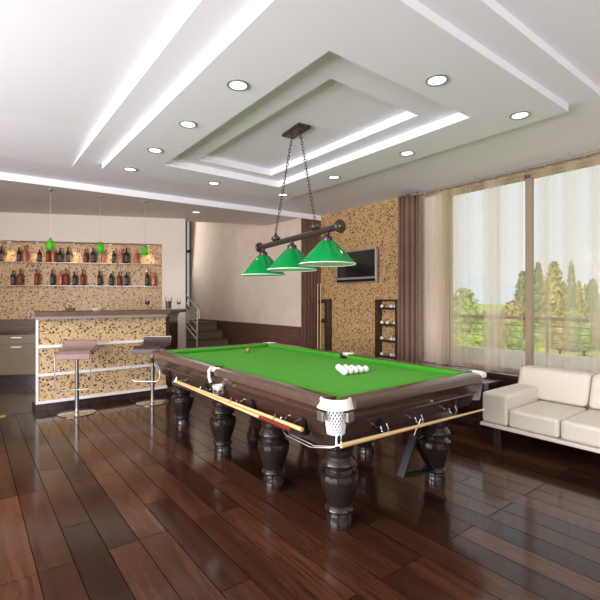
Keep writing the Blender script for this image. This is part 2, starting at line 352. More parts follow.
# right wall: tiled part, window part
YT0, YT1 = 3.90, 6.28
struct('wall_right', MB().box((XR, YT0, 0), (XR+.2, YT1, HT)), M['tile'], smooth=False)
wy = [3.55, 2.43, 1.23, 0.0, -1.2]
w = MB().box((XR, YN, 0), (XR+.2, 3.90, .55)).box((XR, YN, 2.962), (XR+.2, 3.90, HT)).box((XR, 3.55, .55), (XR+.2, 3.60, 2.962)).box((XR, YN, .55), (XR+.2, -1.2, 2.962))
struct('wall_right_window_side', w, M['frame'], smooth=False)
struct('wall_right_pier', MB().box((XR+.001, 3.60, .55), (XR+.19, 3.90, 2.962)), M['wallp'], smooth=False)
for i in range(4):
    a, b_ = wy[i], wy[i+1]
    m_ = MB(); t_ = .034
    m_.box((XR+.04, b_, .55), (XR+.12, a, .55+t_)).box((XR+.04, b_, 2.962-t_), (XR+.12, a, 2.962)).box((XR+.04, a-t_, .55), (XR+.12, a, 2.962)).box((XR+.04, b_, .55), (XR+.12, b_+t_, 2.962))
    fr = struct('window_%d' % (i+1), m_, M['frame'], smooth=False)
    p_ = MB().box((XR+.075, b_+t_, .55+t_), (XR+.081, a-t_, 2.962-t_)).build('glass_pane', M['glass'], fr, smooth=False)
# deep wooden sill along the windows
s_ = MB().box((5.12, -2.9, .50), (XR, 3.62, .55)).box((5.16, -2.9, 0), (XR, 3.62, .50))
struct('trim_4', s_, M['walnut'], bevel=.006)

# brown end panel and stairwell walls
pn = MB().box((4.9, YT1, 0), (XR, YT1+.03, HS+.05))
for x in (4.96, 5.04, 5.12, 5.20): pn.box((x, YT1-.012, 0), (x+.045, YT1, HS))
pn.box((5.27, YT1-.03, 0), (XR, YT1, HS))
struct('wall_end_panel', pn, M['panel'], bevel=.003, smooth=False)
struct('wall_stairwell_right', MB().box((4.9, YT1+.03, .93), (5.1, 11.5, 4.6)), M['beige'], smooth=False)
struct('trim_5', MB().box((4.885, YT1+.03, 0), (5.1, 11.5, .93)), M['dado'], smooth=False)
struct('trim_6', MB().box((4.865, YT1+.03, .90), (4.9, 11.4, .95)), M['dado'], smooth=False)
yr = 11.3
w = MB().box((2.2, yr, 0), (4.9, yr+.2, 1.2)).box((2.2, yr, 4.2), (4.9, yr+.2, 4.7)).box((2.2, yr, 1.2), (3.9, yr+.2, 4.2))
struct('wall_stairwell_rear', w, M['wallp'], smooth=False)
fr = struct('window_5', MB().box((4.69, yr, 1.2), (4.80, yr+.1, 4.2)).box((3.9, yr, 2.76), (4.9, yr+.1, 2.84)).box((3.9, yr, 1.2), (4.9, yr+.1, 1.25)).box((4.875, yr, 1.2), (4.9, yr+.1, 4.2)), M['dark'], smooth=False)
MB().box((3.9, yr+.12, 1.2), (4.9, yr+.13, 4.2)).build('glass_pane', M['glass'], fr, smooth=False)
we = B(S_END, -.22, 0)
w = MB().prism([(we.x, we.y), (we.x-.2, we.y-.0), (2.2, yr), (2.4, yr)], 0, 4.6)
struct('wall_stairwell_left', w, M['wallp'], smooth=False)
struct('ceiling_stairwell', MB().box((2.0, 7.0, 4.6), (5.1, 11.6, 4.7)), M['ceil'], smooth=False)
w = MB().prism([(fa.x, fa.y+.02), (3.26, 7.95), (4.9, 7.24), (5.1, 7.24), (5.1, 7.34), (3.26, 8.05)], HS+.02, 4.6)
struct('wall_above_soffit', w, M['wallp'], smooth=False)

# bar back wall with its lit niche
SN = s_of(162, 300); ZN = 2.50
w = MB().box((S_L, -.28, ZN), (S_END, 0, HS+.03), B).box((SN, -.28, 0), (S_END, 0, ZN), B).box((S_L, -.45, 0), (SN, -.28, ZN+.1), B)
struct('wall_back', w, M['wallp'], smooth=False)
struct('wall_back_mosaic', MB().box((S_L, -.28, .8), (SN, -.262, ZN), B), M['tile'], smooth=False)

# ================================================================== NICHE: shelves, spots, bottles
for z, lab in ((1.45+ (300-262)/429*7.75, 'long glass shelf under the upper row of bottles'), (1.45+(300-285.3)/429*7.75, 'long glass shelf under the lower row of bottles')):
    tag(MB().box((S_L+.1, -.262, z-.012), (SN, -.10, z), B).build('glass_shelf', M['gshelf'], smooth=False), lab, 'shelf', 'bottle shelves in the niche')
ZR1 = 1.45+(300-262)/429*7.75; ZR2 = 1.45+(300-285.3)/429*7.75
def make_bottle(kind):
    body, lm = {'d': (M['bottled'], M['labelm']), 'p': (M['bottler'], M['bottler']), 'a': (M['bottleb'], M['labelr']), 'w': (M['bottled'], M['labelm'])}[kind]
    t = thing('bottle', (0, 0, -50), 'x', 'bottle', 'bottles on the niche shelves')
    h = .17
    MB().lathe([(.034, 0), (.037, .006), (.037, h), (.032, h+.02), (.014, h+.045), (.0125, h+.085)], 14).build('glass_body', body, t)
    MB().lathe([(.0378, .035), (.0378, h-.03)], 14).build('paper_label', lm, t)
    MB().lathe([(.0145, h+.083), (.0145, h+.11), (.013, h+.112)], 10).build('cap', M['cap'] if kind == 'w' else body, t)
    return t
PROT = {}
row1 = [(1.5,'d'),(19,'d'),(24.8,'p'),(39.5,'w'),(48,'a'),(53.3,'p'),(60,'d'),(68,'d'),(85.5,'a'),(93,'d'),(103,'p'),(114,'w'),(121.5,'p'),(126.5,'d'),(136,'p')]
row2 = [(13,'d'),(20,'a'),(36.6,'a'),(52.4,'d'),(60.6,'p'),(66,'a'),(74.4,'d'),(82.6,'a'),(99.4,'d'),(111,'w'),(119,'a'),(126.5,'d'),(147,'w'),(153.5,'p')]
ordn = ['first','second','third','fourth','fifth','sixth','seventh','eighth','ninth','tenth','eleventh','twelfth','thirteenth','fourteenth','fifteenth']
kn = {'d':'dark','p':'rose pink','a':'brown and red','w':'dark silver-capped'}
for ri, (row, z) in enumerate(((row1, ZR1), (row2, ZR2))):
    for i, (px, k) in enumerate(row):
        p = B(s_of(px, 280, -.18), -.18, z)
        if k not in PROT:
            t = make_bottle(k); PROT[k] = t; t.location = p
        else: t = dup(PROT[k], None, p)
        s = random.uniform(.93, 1.1); t.scale = (1, 1, s)
        t['label'] = '%s bottle, %s from the left on the %s niche shelf' % (kn[k], ordn[i], ('upper', 'lower')[ri])
# niche down spots
for i, px in enumerate((8, 36, 73, 110, 148)):
    s = s_of(px, 242, -.12); p = B(s, -.17, ZN)
    t = thing('niche_spotlight', p, 'small silver downlight %s from the left in the niche soffit' % ordn[i], 'spotlight', 'downlights in the bottle niche')
    MB().lathe([(.035, 0), (.04, -.012), (.028, -.012), (.028, -.004)], 16).build('ring', M['ring'], t)
    MB().lathe([(.001, -.005), (.027, -.005)], 16).build('lens', M['down'], t)
    light('niche_spot', 'SPOT', p+Vector((0, 0, -.02)), 10, (1, .80, .56), (0.12*0, 0, 0), spot_size=math.radians(75), spot_blend=.8, shadow_soft_size=.02)

# ================================================================== BAR
yb0 = 6.50; bx0, bx1 = .69, 2.47
bar = thing('bar_counter', (1.65, 6.8, 0), 'raised bar with flecked mosaic front, pale shelves and dark wooden top', 'bar counter', world=True)
MB().prism([(bx0, yb0+.02), (bx1, yb0+.02), (2.80, 7.0), (2.80, 7.12), (2.4, 6.95), (bx0+.045, 6.95)], .09, 1.24).build('body', M['walnut'], bar, smooth=False)
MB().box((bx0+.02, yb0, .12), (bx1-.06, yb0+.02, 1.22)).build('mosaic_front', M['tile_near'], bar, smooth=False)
MB().box((bx0, yb0+.02, 0), (bx1-.05, 6.9, .085)).build('plinth', M['dark'], bar, smooth=False)
for z in (.095, .45, .82): MB().box((bx0, yb0-.035, z), (bx1-.05, yb0, z+.04)).build('front_rail', M['white'], bar, bevel=.004)
MB().box((bx0, yb0-.012, .09), (bx0+.03, yb0+.0, 1.24)).build('edge_strip', M['white'], bar, smooth=False)
MB().prism([(bx0-.03, 6.30), (bx1-.06, 6.32), (2.95, 7.0), (2.97, 7.25), (2.4, 7.0), (bx0+.045, 7.0)], 1.245, 1.295).build('counter_top', M['topw'], bar, bevel=.004)
MB().prism([(bx0+.0, 6.34), (bx1-.09, 6.36), (2.80, 6.95), (bx0, 6.9)], 1.20, 1.245).build('under_top_band', M['band'], bar, smooth=False)
ZB = 1.295
# kitchen cabinets along the back wall
def cabinet(s0, s1, lab):
    t = thing('kitchen_cabinet', B((s0+s1)/2, .2, 0), lab, 'cabinet', 'low cabinets behind the bar', world=True)
    MB().box((s0, -.26, .17), (s1, .26, .86), B).build('body', M['cab'], t, smooth=False)
    MB().box((s0+.01, -.2, 0), (s1-.01, .20, .17), B).build('plinth', M['dark'], t, smooth=False)
    d = MB().box((s0+.006, .26, .18), (s1-.006, .28, .69), B).build('door', M['cab'], t, bevel=.002)
    dr = MB().box((s0+.006, .26, .70), (s1-.006, .28, .855), B).build('drawer', M['cab'], t, bevel=.002)
    sub('handle', MB().box(((s0+s1)/2-.08, .28, .64), ((s0+s1)/2+.08, .30, .655), B), M['steel'], d, smooth=False)
    sub('handle', MB().box(((s0+s1)/2-.08, .28, .80), ((s0+s1)/2+.08, .30, .815), B), M['steel'], dr, smooth=False)
cabinet(-.52, .08, 'olive grey base cabinet at the left edge of the photo')
cabinet(.08, .68, 'olive grey base cabinet partly behind the left end of the bar')
cabinet(.68, 1.28, 'olive grey base cabinet hidden behind the bar')
t = thing('kitchen_worktop', B(.3, .1, .86), 'dark brown worktop with upstand behind the left end of the bar', 'worktop', world=True)
MB().box((-.6, -.26, .86), (1.3, .30, .90), B).build('slab', M['walnut'], t, bevel=.003)
MB().box((-.6, -.26, .90), (1.3, -.22, 1.10), B).build('upstand', M['dado'], t, smooth=False)

# glasses and dishes on the bar
def glass_set(name, px, py, lab, cat, prof, fill=None, fm=None, mat_=None, y=None):
    p = at_z(px, py, ZB)
    if y: p = at_y(px, py, y)
    p.z = ZB
    t = thing(name, p, lab, cat)
    MB().lathe(prof, 20).build('glass_wall', mat_ or M['glass'], t)
    if fill: MB().lathe(fill, 20).build('drink', fm, t)
    return t
glass_set('beer_glass', 168.5, 308, 'tall pint glass of dark beer at the right end of the bar', 'glass', [(.001, 0), (.040, 0), (.044, .02), (.052, .20), (.050, .20), (.042, .02), (.001, .012)], [(.001, .013), (.040, .016), (.047, .14), (.001, .14)], M['beer'], y=6.85)
wp = [(.034, 0), (.004, .006), (.004, .07), (.028, .09), (.036, .12), (.028, .165), (.0265, .165), (.034, .12), (.026, .094), (.001, .082)]
wf = [(.001, .084), (.024, .094), (.033, .115), (.001, .115)]
glass_set('wine_glass', 178.8, 308, 'small stemmed glass with a little dark drink near the pillar', 'glass', wp, wf, M['beer'], y=6.98)
glass_set('wine_glass', 147.5, 309, 'round stemmed glass of red wine in front of the mosaic', 'glass', wp, [(.001, .084), (.024, .094), (.034, .12), (.032, .14), (.001, .14)], M['wine'], y=6.6)
for i, px in enumerate((67.5, 73)):
    glass_set('tumbler', px, 309, 'short tumbler of dark drink on the bar, %s one of the pair' % ('left', 'right')[i], 'glass', [(.001, 0), (.026, 0), (.030, .085), (.028, .085), (.024, .006), (.001, .006)], [(.001, .007), (.0245, .008), (.026, .045), (.001, .045)], M['beer'], y=6.6)
glass_set('serving_dish', 97, 309, 'shallow white dish on the middle of the bar', 'dish', [(.001, .004), (.05, 0), (.10, .04), (.097, .042), (.048, .008), (.001, .008)], y=6.55, mat_=M['ceramic'])
glass_set('saucer', 162, 309, 'flat white saucer beside the beer glass', 'dish', [(.001, 0), (.05, 0), (.085, .012), (.08, .015), (.001, .006)], y=6.62, mat_=M['ceramic'])

# pendants over the bar
for i, (px, py) in enumerate(((50, 190), (99.5, 197), (144.5, 201))):
    p = at_z(px, py, HS+.02); p.y = min(p.y, 6.85)
    z1, z0 = (1.45+60/429*5.95, 1.45+51/429*5.95) if i == 0 else ((1.45+56.5/429*6.35, 1.45+48/429*6.35) if i == 1 else (1.45+54/429*6.6, 1.45+46/429*6.6))
    z1 -= .0
    t = thing('bar_pendant', (p.x, p.y, HS+.02), ('left', 'middle', 'right')[i]+' one of the small green glass pendants over the bar', 'pendant lamp', 'green pendants over the bar')
    MB().lathe([(.03, 0), (.03, -.015), (.006, -.03)], 14).build('ceiling_rose', M['steel'], t)
    MB().tube([(0, 0, -.02), (0, 0, z1-HS-.02)], .0022, 6).build('cord', M['steel'], t)
    hz = z1-HS-.02; ht = z0-HS-.02
    MB().lathe([(.012, hz+.03), (.018, hz), (.040, hz-.012), (.050, (hz+ht)/2), (.054, ht-.01), (.051, ht-.01), (.047, (hz+ht)/2), (.037, hz-.016)], 20).build('glass_shade', M['pshade'], t)
    MB().ball((0, 0, (hz+ht)/2-.01), .022, 12, 8).build('bulb', M['bulb'], t)

# ================================================================== BAR STOOLS
def make_stool():
    t = thing('bar_stool', (0, 0, 0), 'x', 'bar stool', 'bar stools')
    MB().lathe([(.001, 0), (.22, 0), (.222, .008), (.19, .014), (.04, .02), (.03, .035), (.001, .035)], 40).build('base', M['chrome'], t)
    MB().lathe([(.026, .03), (.026, .50), (.021, .505), (.021, .775), (.05, .785), (.05, .79)], 20).build('column', M['tubing'], t)
    # seat: one bent shell, front lip down (-y), low back up (+y)
    prof = [(-.222, .715), (-.208, .775), (-.17, .805), (-.05, .80), (.08, .805), (.13, .825), (.16, .86), (.175, .915)]
    th = .022; s = MB()
    n = len(prof); up = []; lo = []
    for i, (y, z) in enumerate(prof):
        a = prof[max(i-1, 0)]; b = prof[min(i+1, n-1)]; d = Vector((b[0]-a[0], b[1]-a[1])).normalized(); nn = Vector((-d.y, d.x))
        up.append((y+nn.x*th/2, z+nn.y*th/2)); lo.append((y-nn.x*th/2, z-nn.y*th/2))
    ring = up+lo[::-1]
    vs = [(x, y, z) for x in (-.19, .19) for y, z in ring]; k = len(ring)
    s.add(vs, [(i, (i+1) % k, (i+1) % k+k, i+k) for i in range(k)]+[(i, i+1, k-2-i, k-1-i) for i in range(n-1)]+[(k+i, k+i+1, 2*k-2-i, 2*k-1-i) for i in range(n-1)])
    seat = s.build('seat', M['mauve'], t, bevel=.006, angle=60)
    # chrome loop: follows the seat edge and drops to the footrest in front
    pts = [(-.20, .182, .92), (-.20, .165, .86), (-.20, .13, .81), (-.20, -.15, .795), (-.20, -.20, .77), (-.20, -.215, .72), (-.20, -.235, .40), (-.185, -.24, .36), (-.15, -.24, .345),
           (.15, -.24, .345), (.185, -.24, .36), (.20, -.235, .40), (.20, -.215, .72), (.20, -.20, .77), (.20, -.15, .795), (.20, .13, .81), (.20, .165, .86), (.20, .182, .92)]
    MB().tube(pts, .0062, 8, closed=True).build('footrest_frame', M['tubing'], t)
    MB().box((-.2, -.015, .775), (.2, .015, .787)).build('seat_bracket', M['chrome'], t, smooth=False)
    return t
p1 = at_z(77, 413, 0); p2 = at_z(152.5, 402.5, 0)
st = make_stool(); st.location = p1; st.rotation_euler.z = math.radians(-22)
st['label'] = 'mauve bar stool with chrome footrest in front of the bar middle'
st2 = dup(st, None, p2, math.radians(-42)); st2['label'] = 'dark brown bar stool at the right end of the bar beside the billiard table'
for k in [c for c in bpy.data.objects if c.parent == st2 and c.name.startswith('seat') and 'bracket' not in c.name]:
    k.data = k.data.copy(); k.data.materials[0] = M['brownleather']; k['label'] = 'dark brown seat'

# ================================================================== STAIRS
for k in range(1, 6):
    yk = 8.45+.3*(k-1)
    q = Vector((4.87, yk, 0)); L = 1.75
    a = q; b_ = q-U*L; n2 = -NB*(.33 if k < 5 else .8)
    m_ = MB().prism([(a.x, a.y), (a.x+n2.x, a.y+n2.y) if k < 5 else (4.87, 10.4), (b_.x+n2.x, b_.y+n2.y), (b_.x, b_.y)], 0, .18*k-.035)
    if k == 1: stair = thing('staircase', (4.0, 8.8, 0), 'dark wooden steps climbing behind the bar wall beside the beige wall', 'staircase', world=True)
    # clip inner edge to the wall
    m_.v = [Vector((min(v.x, 4.86), v.y, v.z)) for v in m_.v]
    m_.build('riser_block', M['riser'], stair, smooth=False)
    e = NB*.03
    m_ = MB().prism([(a.x+e.x, a.y+e.y), (a.x+n2.x, a.y+n2.y) if k < 5 else (4.87, 10.4), (b_.x+n2.x, b_.y+n2.y), (b_.x+e.x, b_.y+e.y)], .18*k-.035, .18*k)
    m_.v = [Vector((min(v.x, 4.86), v.y, v.z)) for v in m_.v]
    m_.build('tread', M['stair'], stair, smooth=False)
rl = thing('stair_railing', at_z(197, 345, .40), 'brushed metal stair railing beside the end of the bar wall', 'railing', world=True)
dn = -NB
def rp_(px, py, t=9.6): return CAM+ray(px, py)*t
MB().tube([rp_(197, 352), rp_(197.3, 311)], .025, 8).build('post', M['steel'], rl)
MB().tube([rp_(199, 319), rp_(199, 311), rp_(187, 296.5), rp_(183, 291.5)], .022, 8).build('handrail', M['steel'], rl)
for dy in (5, 10, 15): MB().tube([rp_(196.5, 311+dy*.9), rp_(186, 298+dy*.95)], .012, 6).build('rail_bar', M['steel'], rl)
for dy in (0, 6): MB().tube([rp_(186, 320+dy), rp_(197, 334+dy)], .014, 6).build('lower_rail_bar', M['steel'], rl)
MB().tube([rp_(185, 320.5), rp_(199, 318.5)], .02, 6).build('landing_bar', M['steel'], rl)

# ================================================================== TILED WALL: TV, ball rack, cue rack
pa = at_x(336.5, 282.5, XR-.09); pb = at_x(376, 247, XR-.09)
y0, y1 = pb.y, pa.y; z0 = at_x(376, 281.5, XR-.09).z; z1 = pb.z
tv = thing('television', (XR, (y0+y1)/2, z0), 'flat black television with silver frame on the mosaic wall', 'television', world=True)
MB().box((XR-.09, y0, z0), (XR-.03, y1, z1)).build('housing', M['silver'], tv, bevel=.008)
MB().box((XR-.094, y0+.03, z0+.09), (XR-.089, y1-.03, z1-.03)).build('screen', M['screen'], tv, smooth=False)
MB().box((XR-.10, y0+.02, z0+.012), (XR-.09, y1-.02, z0+.055)).build('speaker_bar', M['black'], tv, smooth=False)
MB().box((XR-.03, (y0+y1)/2-.15, (z0+z1)/2-.1), (XR-.003, (y0+y1)/2+.15, (z0+z1)/2+.1)).build('wall_bracket', M['black'], tv, smooth=False)

ya = at_x(376, 330, XR-.12).y; yb_ = at_x(396, 330, XR-.12).y
rz = [at_x(376, y, XR-.10).z for y in (308, 324, 339.5, 355)]
rk = thing('ball_rack', (XR, (ya+yb_)/2, rz[3]-.12), 'dark wooden wall rack holding white balls beside the brown curtain', 'rack', world=True)
zt = at_x(376, 299.5, XR-.1).z; zb = rz[3]-.14
for a in (ya, yb_): MB().box((XR-.12, a-.025, zb), (XR, a+.025, zt)).build('side_panel', M['walnut'], rk, bevel=.003)
MB().box((XR-.12, yb_, zt-.03), (XR, ya, zt)).build('top_panel', M['walnut'], rk, smooth=False)
bc = 0
shelfn = ['top', 'second', 'third', 'lowest']
def ball(p, m, lab, group):
    global BALL
    if 'BALL' not in globals():
        o = MB().ball((0, 0, 0), .030, 24, 14).build('billiard_ball', m, angle=180); BALL = o
    else: o = BALL.copy(); COL.objects.link(o)
    if m is not M['ball']: o.data = o.data.copy(); o.data.materials[0] = m
    o.location = p; tag(o, lab, 'billiard ball', group); return o
for i, z in enumerate(rz):
    MB().box((XR-.12, yb_, z-.02), (XR, ya, z)).build('shelf', M['walnut'], rk, smooth=False)
    MB().box((XR-.125, yb_, z-.022), (XR-.11, ya, z+.012)).build('shelf_lip', M['walnut'], rk, smooth=False)
    for k, fr_ in enumerate((.22, .50 if i == 1 else .70, .86)):
        yy = ya+(yb_-ya)*fr_
        if k == 2: yy = ya+(yb_-ya)*.88
        ball((XR-.078, yy, z+.030), M['ball'], '%s white ball on the %s shelf of the wall rack' % (('left', 'middle', 'right')[k], shelfn[i]), 'white balls in the wall rack')

ya = at_x(310.5, 330, XR-.10).y; yb_ = at_x(328, 330, XR-.10).y; yp = at_x(324.5, 330, XR-.10).y
zt = at_x(326, 299, XR-.08).z
ck = thing('cue_rack', (XR, (ya+yb_)/2, .0), 'dark wooden cue rack in the corner by the brown panel', 'rack', world=True)
ya = min(ya, YT1-.05)
MB().box((XR-.10, yb_, .3), (XR, yp, zt)).build('side_post', M['walnut'], ck, bevel=.004)
MB().box((XR-.02, yp, .3), (XR, ya, .36)).build('back_rail', M['walnut'], ck, smooth=False)
for z in (zt-.04, 1.45-21/429*7.9, .36): MB().box((XR-.11, yp, z-.035), (XR, ya, z+.035)).build('cue_holder', M['walnut'], ck, smooth=False)
def make_cue(name, L, butt, lab, grp, red=None):
    t = thing(name, (0, 0, 0), lab, 'cue', grp)
    MB().lathe([(.001, 0), (.013, .001), (.0138, .02), (.012, butt), (.0115, butt)], 12).build('butt', red or M['cue'], t)
    MB().lathe([(.0118, butt), (.007, L-.03), (.0065, L-.03)], 12).build('shaft', M['cue'], t)
    MB().lathe([(.007, L-.03), (.007, L), (.001, L+.003)], 12).build('tip', M['ceramic'], t)
    return t
def orient(o, a, b):
    a = Vector(a); b = Vector(b); o.location = a; o.rotation_mode = 'QUATERNION'; o.rotation_quaternion = (b-a).to_track_quat('Z', 'Y')
for i, px in enumerate((313.3, 317.8, 320.6)):
    q = at_x(px, 330, XR-.125); q.y = min(q.y, 6.20)
    cu = make_cue('billiard_cue', 1.50, .35, '%s pale cue standing upright in the wall rack' % ('left', 'middle', 'right')[i], 'cues in the wall rack')
    orient(cu, (q.x, q.y, .25), (q.x, q.y, 1.7))

# ================================================================== CURTAINS
def curtain(name, ya, yb, x, z0, z1, m, lab, folds, amp, cat='curtain', seed=0):
    R = random.Random(seed); ph = [R.uniform(0, 6) for _ in range(4)]
    N = int(abs(yb-ya)*90)
    def fn(u, v):
        y = ya+(yb-ya)*u; w = u*folds*2*PI
        dx = amp*(math.sin(w+ph[0]+.8*math.sin(w*.31+ph[1]))+.15*math.sin(1.6*w+ph[2]))*(.75+.25*(1-v))
        return (x+dx, y+.006*math.sin(w*1.7+ph[3]+v*3), z0+(z1-z0)*v)
    o = MB().grid(fn, N, 10)
    t = thing(name, (x, (ya+yb)/2, z0), lab, cat, 'curtains along the window wall', world=True)
    o.build('cloth', m, t, angle=180)
    return t
XC = 5.215
dr = curtain('drape', 4.24, 3.88, XC-.03, .06, 3.02, M['drape'], 'opaque brown drape gathered at the far end of the windows', 4, .045, seed=2)
dr.children[0].modifiers.new('thick', 'SOLIDIFY').thickness = .004
zc0 = .56
y45 = 3.89; y53 = at_x(451, 300, XC).y; y60 = 2.40
curtain('sheer_curtain', y45, y53, XC-.02, zc0, 2.965, M['sheer'], 'bunched beige sheer curtain right next to the brown drape', 5, .030, seed=5)
c1 = curtain('sheer_curtain', y53+.02, y60, XC, zc0, 2.965, M['sheer'], 'sheer curtain over the window left of the brown mullion', 6, .028, seed=9)
c2 = curtain('sheer_curtain', y60-.01, -.5, XC, zc0, 2.965, M['sheer'], 'wide sheer curtain behind the cream sofa', 13, .028, seed=12)
XRD, ZRD = 5.17, 2.99
rod = thing('curtain_rod', (XRD, 2, ZRD), 'thin silver curtain rod along the top of the windows', 'curtain rod', world=True)
MB().tube([(XRD, 3.95, ZRD), (XRD, -1.0, ZRD)], .013, 10).build('pole', M['silver'], rod)
MB().box((XRD-.03, 3.9, ZRD-.015), (XRD+.03, 4.0, ZRD+.02)).build('end_cap', M['steel'], rod, bevel=.005)
for y in (3.9, 3.0, 1.9, .8, -.4): MB().tube([(XRD, y, ZRD), (XRD, y, 3.06)], .008, 6).build('bracket', M['chrome'], rod)
yy = 3.75
while yy > -.6:
    MB().tube([(XRD+.02*math.cos(a)*.9, yy, ZRD-.013+.022*math.sin(a)) for a in [2*PI*i/12 for i in range(12)]], .0035, 6, closed=True).build('ring', M['steel'], rod); yy -= .2

# ================================================================== LOW BENCH CABINET BY THE WINDOW
bn = thing('bench_cabinet', (4.8, 3.1, 0), 'low dark wooden bench between the sofa arm and the window', 'bench', world=True)
MB().box((4.56, 2.56, .46), (5.02, 3.75, .50)).build('top', M['walnut'], bn, bevel=.004)
MB().box((4.60, 2.60, .06), (5.0, 3.7, .10)).build('shelf', M['walnut'], bn, smooth=False)
MB().box((4.64, 2.62, 0), (4.98, 3.68, .06)).build('plinth', M['dark'], bn, smooth=False)
MB().box((4.97, 2.60, .10), (5.0, 3.7, .46)).build('back_panel', M['walnut'], bn, smooth=False)
for y in (2.58, 3.66): MB().box((4.58, y, .06), (5.0, y+.04, .46)).build('side_panel', M['walnut'], bn, smooth=False)

# ================================================================== SOFA
sf = thing('sofa', (4.6, 1.36, 0), 'cream leather three seat sofa in front of the windows', 'sofa', world=True)
def cush(a, b, name, bev, m=M['leather'], seg=5, puff=None): 
    return MB().box(a, b).build(name, m, sf, bevel=bev, seg=seg)
sx, sxb, ys, ye = 4.10, 5.08, 2.31, .42
cush((sx-.01, ye, .19), (sxb, ys+.01, .222), 'base', .008)
for (ya, yb_) in ((ys-.26, ys), (ye, ye+.26)): cush((sx, ya, .224), (4.86, yb_, .53), 'armrest', .035)
cw = (ys-ye-.52)/3
for i in range(3):
    a = ye+.26+cw*i
    cush((sx+.01, a+.003, .224), (4.80, a+cw-.003, .395), 'seat_cushion', .035)
    m_ = MB(); a_, b2 = (ye+.02 if i == 0 else a+.003), (ys-.02 if i == 2 else a+cw-.003)
    m_.add([(4.74, a_, .40), (5.02, a_, .40), (5.05, a_, .715), (4.86, a_, .715), (4.74, b2, .40), (5.02, b2, .40), (5.05, b2, .715), (4.86, b2, .715)], [(0,1,2,3),(4,5,6,7),(0,1,5,4),(1,2,6,5),(2,3,7,6),(3,0,4,7)])
    m_.build('back_cushion', M['leather'], sf, bevel=.045, seg=5)
MB().box((4.90, ye+.03, .224), (sxb-.02, ys-.03, .62)).build('back_frame', M['leather'], sf, bevel=.02)
for x, y in ((sx+.10, ys-.12), (sx+.10, ye+.12), (sxb-.1, ys-.12), (sxb-.1, ye+.12)):
    MB().box((x-.025, y-.035, 0), (x+.025, y+.035, .19)).build('leg', M['dark'], sf, bevel=.003)

# ================================================================== BILLIARD TABLE
TX0, TX1, TY0, TY1 = 1.65, 3.30, 1.79, 4.93
ZR = .87; ZC = .826
tb = thing('billiard_table', ((TX0+TX1)/2, (TY0+TY1)/2, 0), 'large dark wooden billiard table with green cloth under the lamp', 'billiard table', world=True)
MB().box((TX0+.105, TY0+.105, .78), (TX1-.105, TY1-.105, ZC)).build('cloth', M['cloth'], tb, smooth=False)
ym = (TY0+TY1)/2; gc, gm = .135, .055
RW = .115
segs = [('x', TX0, 1, TY0+gc, ym-gm), ('x', TX0, 1, ym+gm, TY1-gc), ('x', TX1, -1, TY0+gc, ym-gm), ('x', TX1, -1, ym+gm, TY1-gc), ('y', TY0, 1, TX0+gc, TX1-gc), ('y', TY1, -1, TX0+gc, TX1-gc)]
def extr(ax, e, s, a, b, prof, ta=0, tb_=0):
    """profile (inward distance, z) swept along an edge; ta: extra mitre per inward distance"""
    n = len(prof); vs = []
    for k, (end, sg) in enumerate(((a, 1), (b, -1))):
        for d, z in prof:
            q = end+sg*max(0, d-RW)*ta
            vs.append((e+s*d, q, z) if ax == 'x' else (q, e+s*d, z))
    return MB().add(vs, [tuple(range(n))[::-1], tuple(range(n, 2*n))]+[(i, (i+1) % n, (i+1) % n+n, i+n) for i in range(n)])
for sg_ in segs:
    # rail top with rounded outer moulding
    pr = [(0.004, .80), (-.012, .815), (-.016, .835), (-.008, .858), (.012, ZR), (.09, ZR+.002), (RW, ZR-.004), (RW, .80)]
    r_ = extr(*sg_, pr).build('rail', M['rail'], tb)
    pc = [(RW-.002, ZC-.01), (RW-.002, ZR-.003), (RW+.018, ZR-.005), (RW+.050, ZR-.006), (RW+.056, ZR-.014), (RW+.035, ZC-.01)]
    cu = extr(*sg_, pc, 1.0).build('cushion', M['cushion'], tb)
# frieze (tapered) and lower frame
def tap(x0, y0, x1, y1, z0, i0, z1, i1):
    return MB().add([(x0+i0, y0+i0, z0), (x1-i0, y0+i0, z0), (x1-i0, y1-i0, z0), (x0+i0, y1-i0, z0), (x0+i1, y0+i1, z1), (x1-i1, y0+i1, z1), (x1-i1, y1-i1, z1), (x0+i1, y1-i1, z1)],
                    [(3,2,1,0),(4,5,6,7),(0,1,5,4),(1,2,6,5),(2,3,7,6),(3,0,4,7)])
# corners are cut for the pockets
def octo(i, z0, z1, cutc, i2=None):
    i2 = i if i2 is None else i2
    def ring(q, z):
        a, b, c_, d = TX0+q, TY0+q, TX1-q, TY1-q; k = cutc
        return [(a+k, b, z), (c_-k, b, z), (c_, b+k, z), (c_, d-k, z), (c_-k, d, z), (a+k, d, z), (a, d-k, z), (a, b+k, z)]
    vs = ring(i, z0)+ring(i2, z1)
    return MB().add(vs, [tuple(range(8))[::-1], tuple(range(8, 16))]+[(j, (j+1) % 8, (j+1) % 8+8, j+8) for j in range(8)])
octo(.035, .725, .80, .10, .01).build('upper_frieze', M['walnut'], tb, smooth=False)
octo(.030, .715, .727, .10).build('frieze_moulding', M['dark'], tb, smooth=False)
octo(.075, .62, .716, .09, .045).build('lower_frieze', M['walnut'], tb, smooth=False)
MB().box((TX0+.17, TY0+.20, .50), (TX1-.19, TY1-.2, .625)).build('under_frame', M['dark'], tb, bevel=.004)
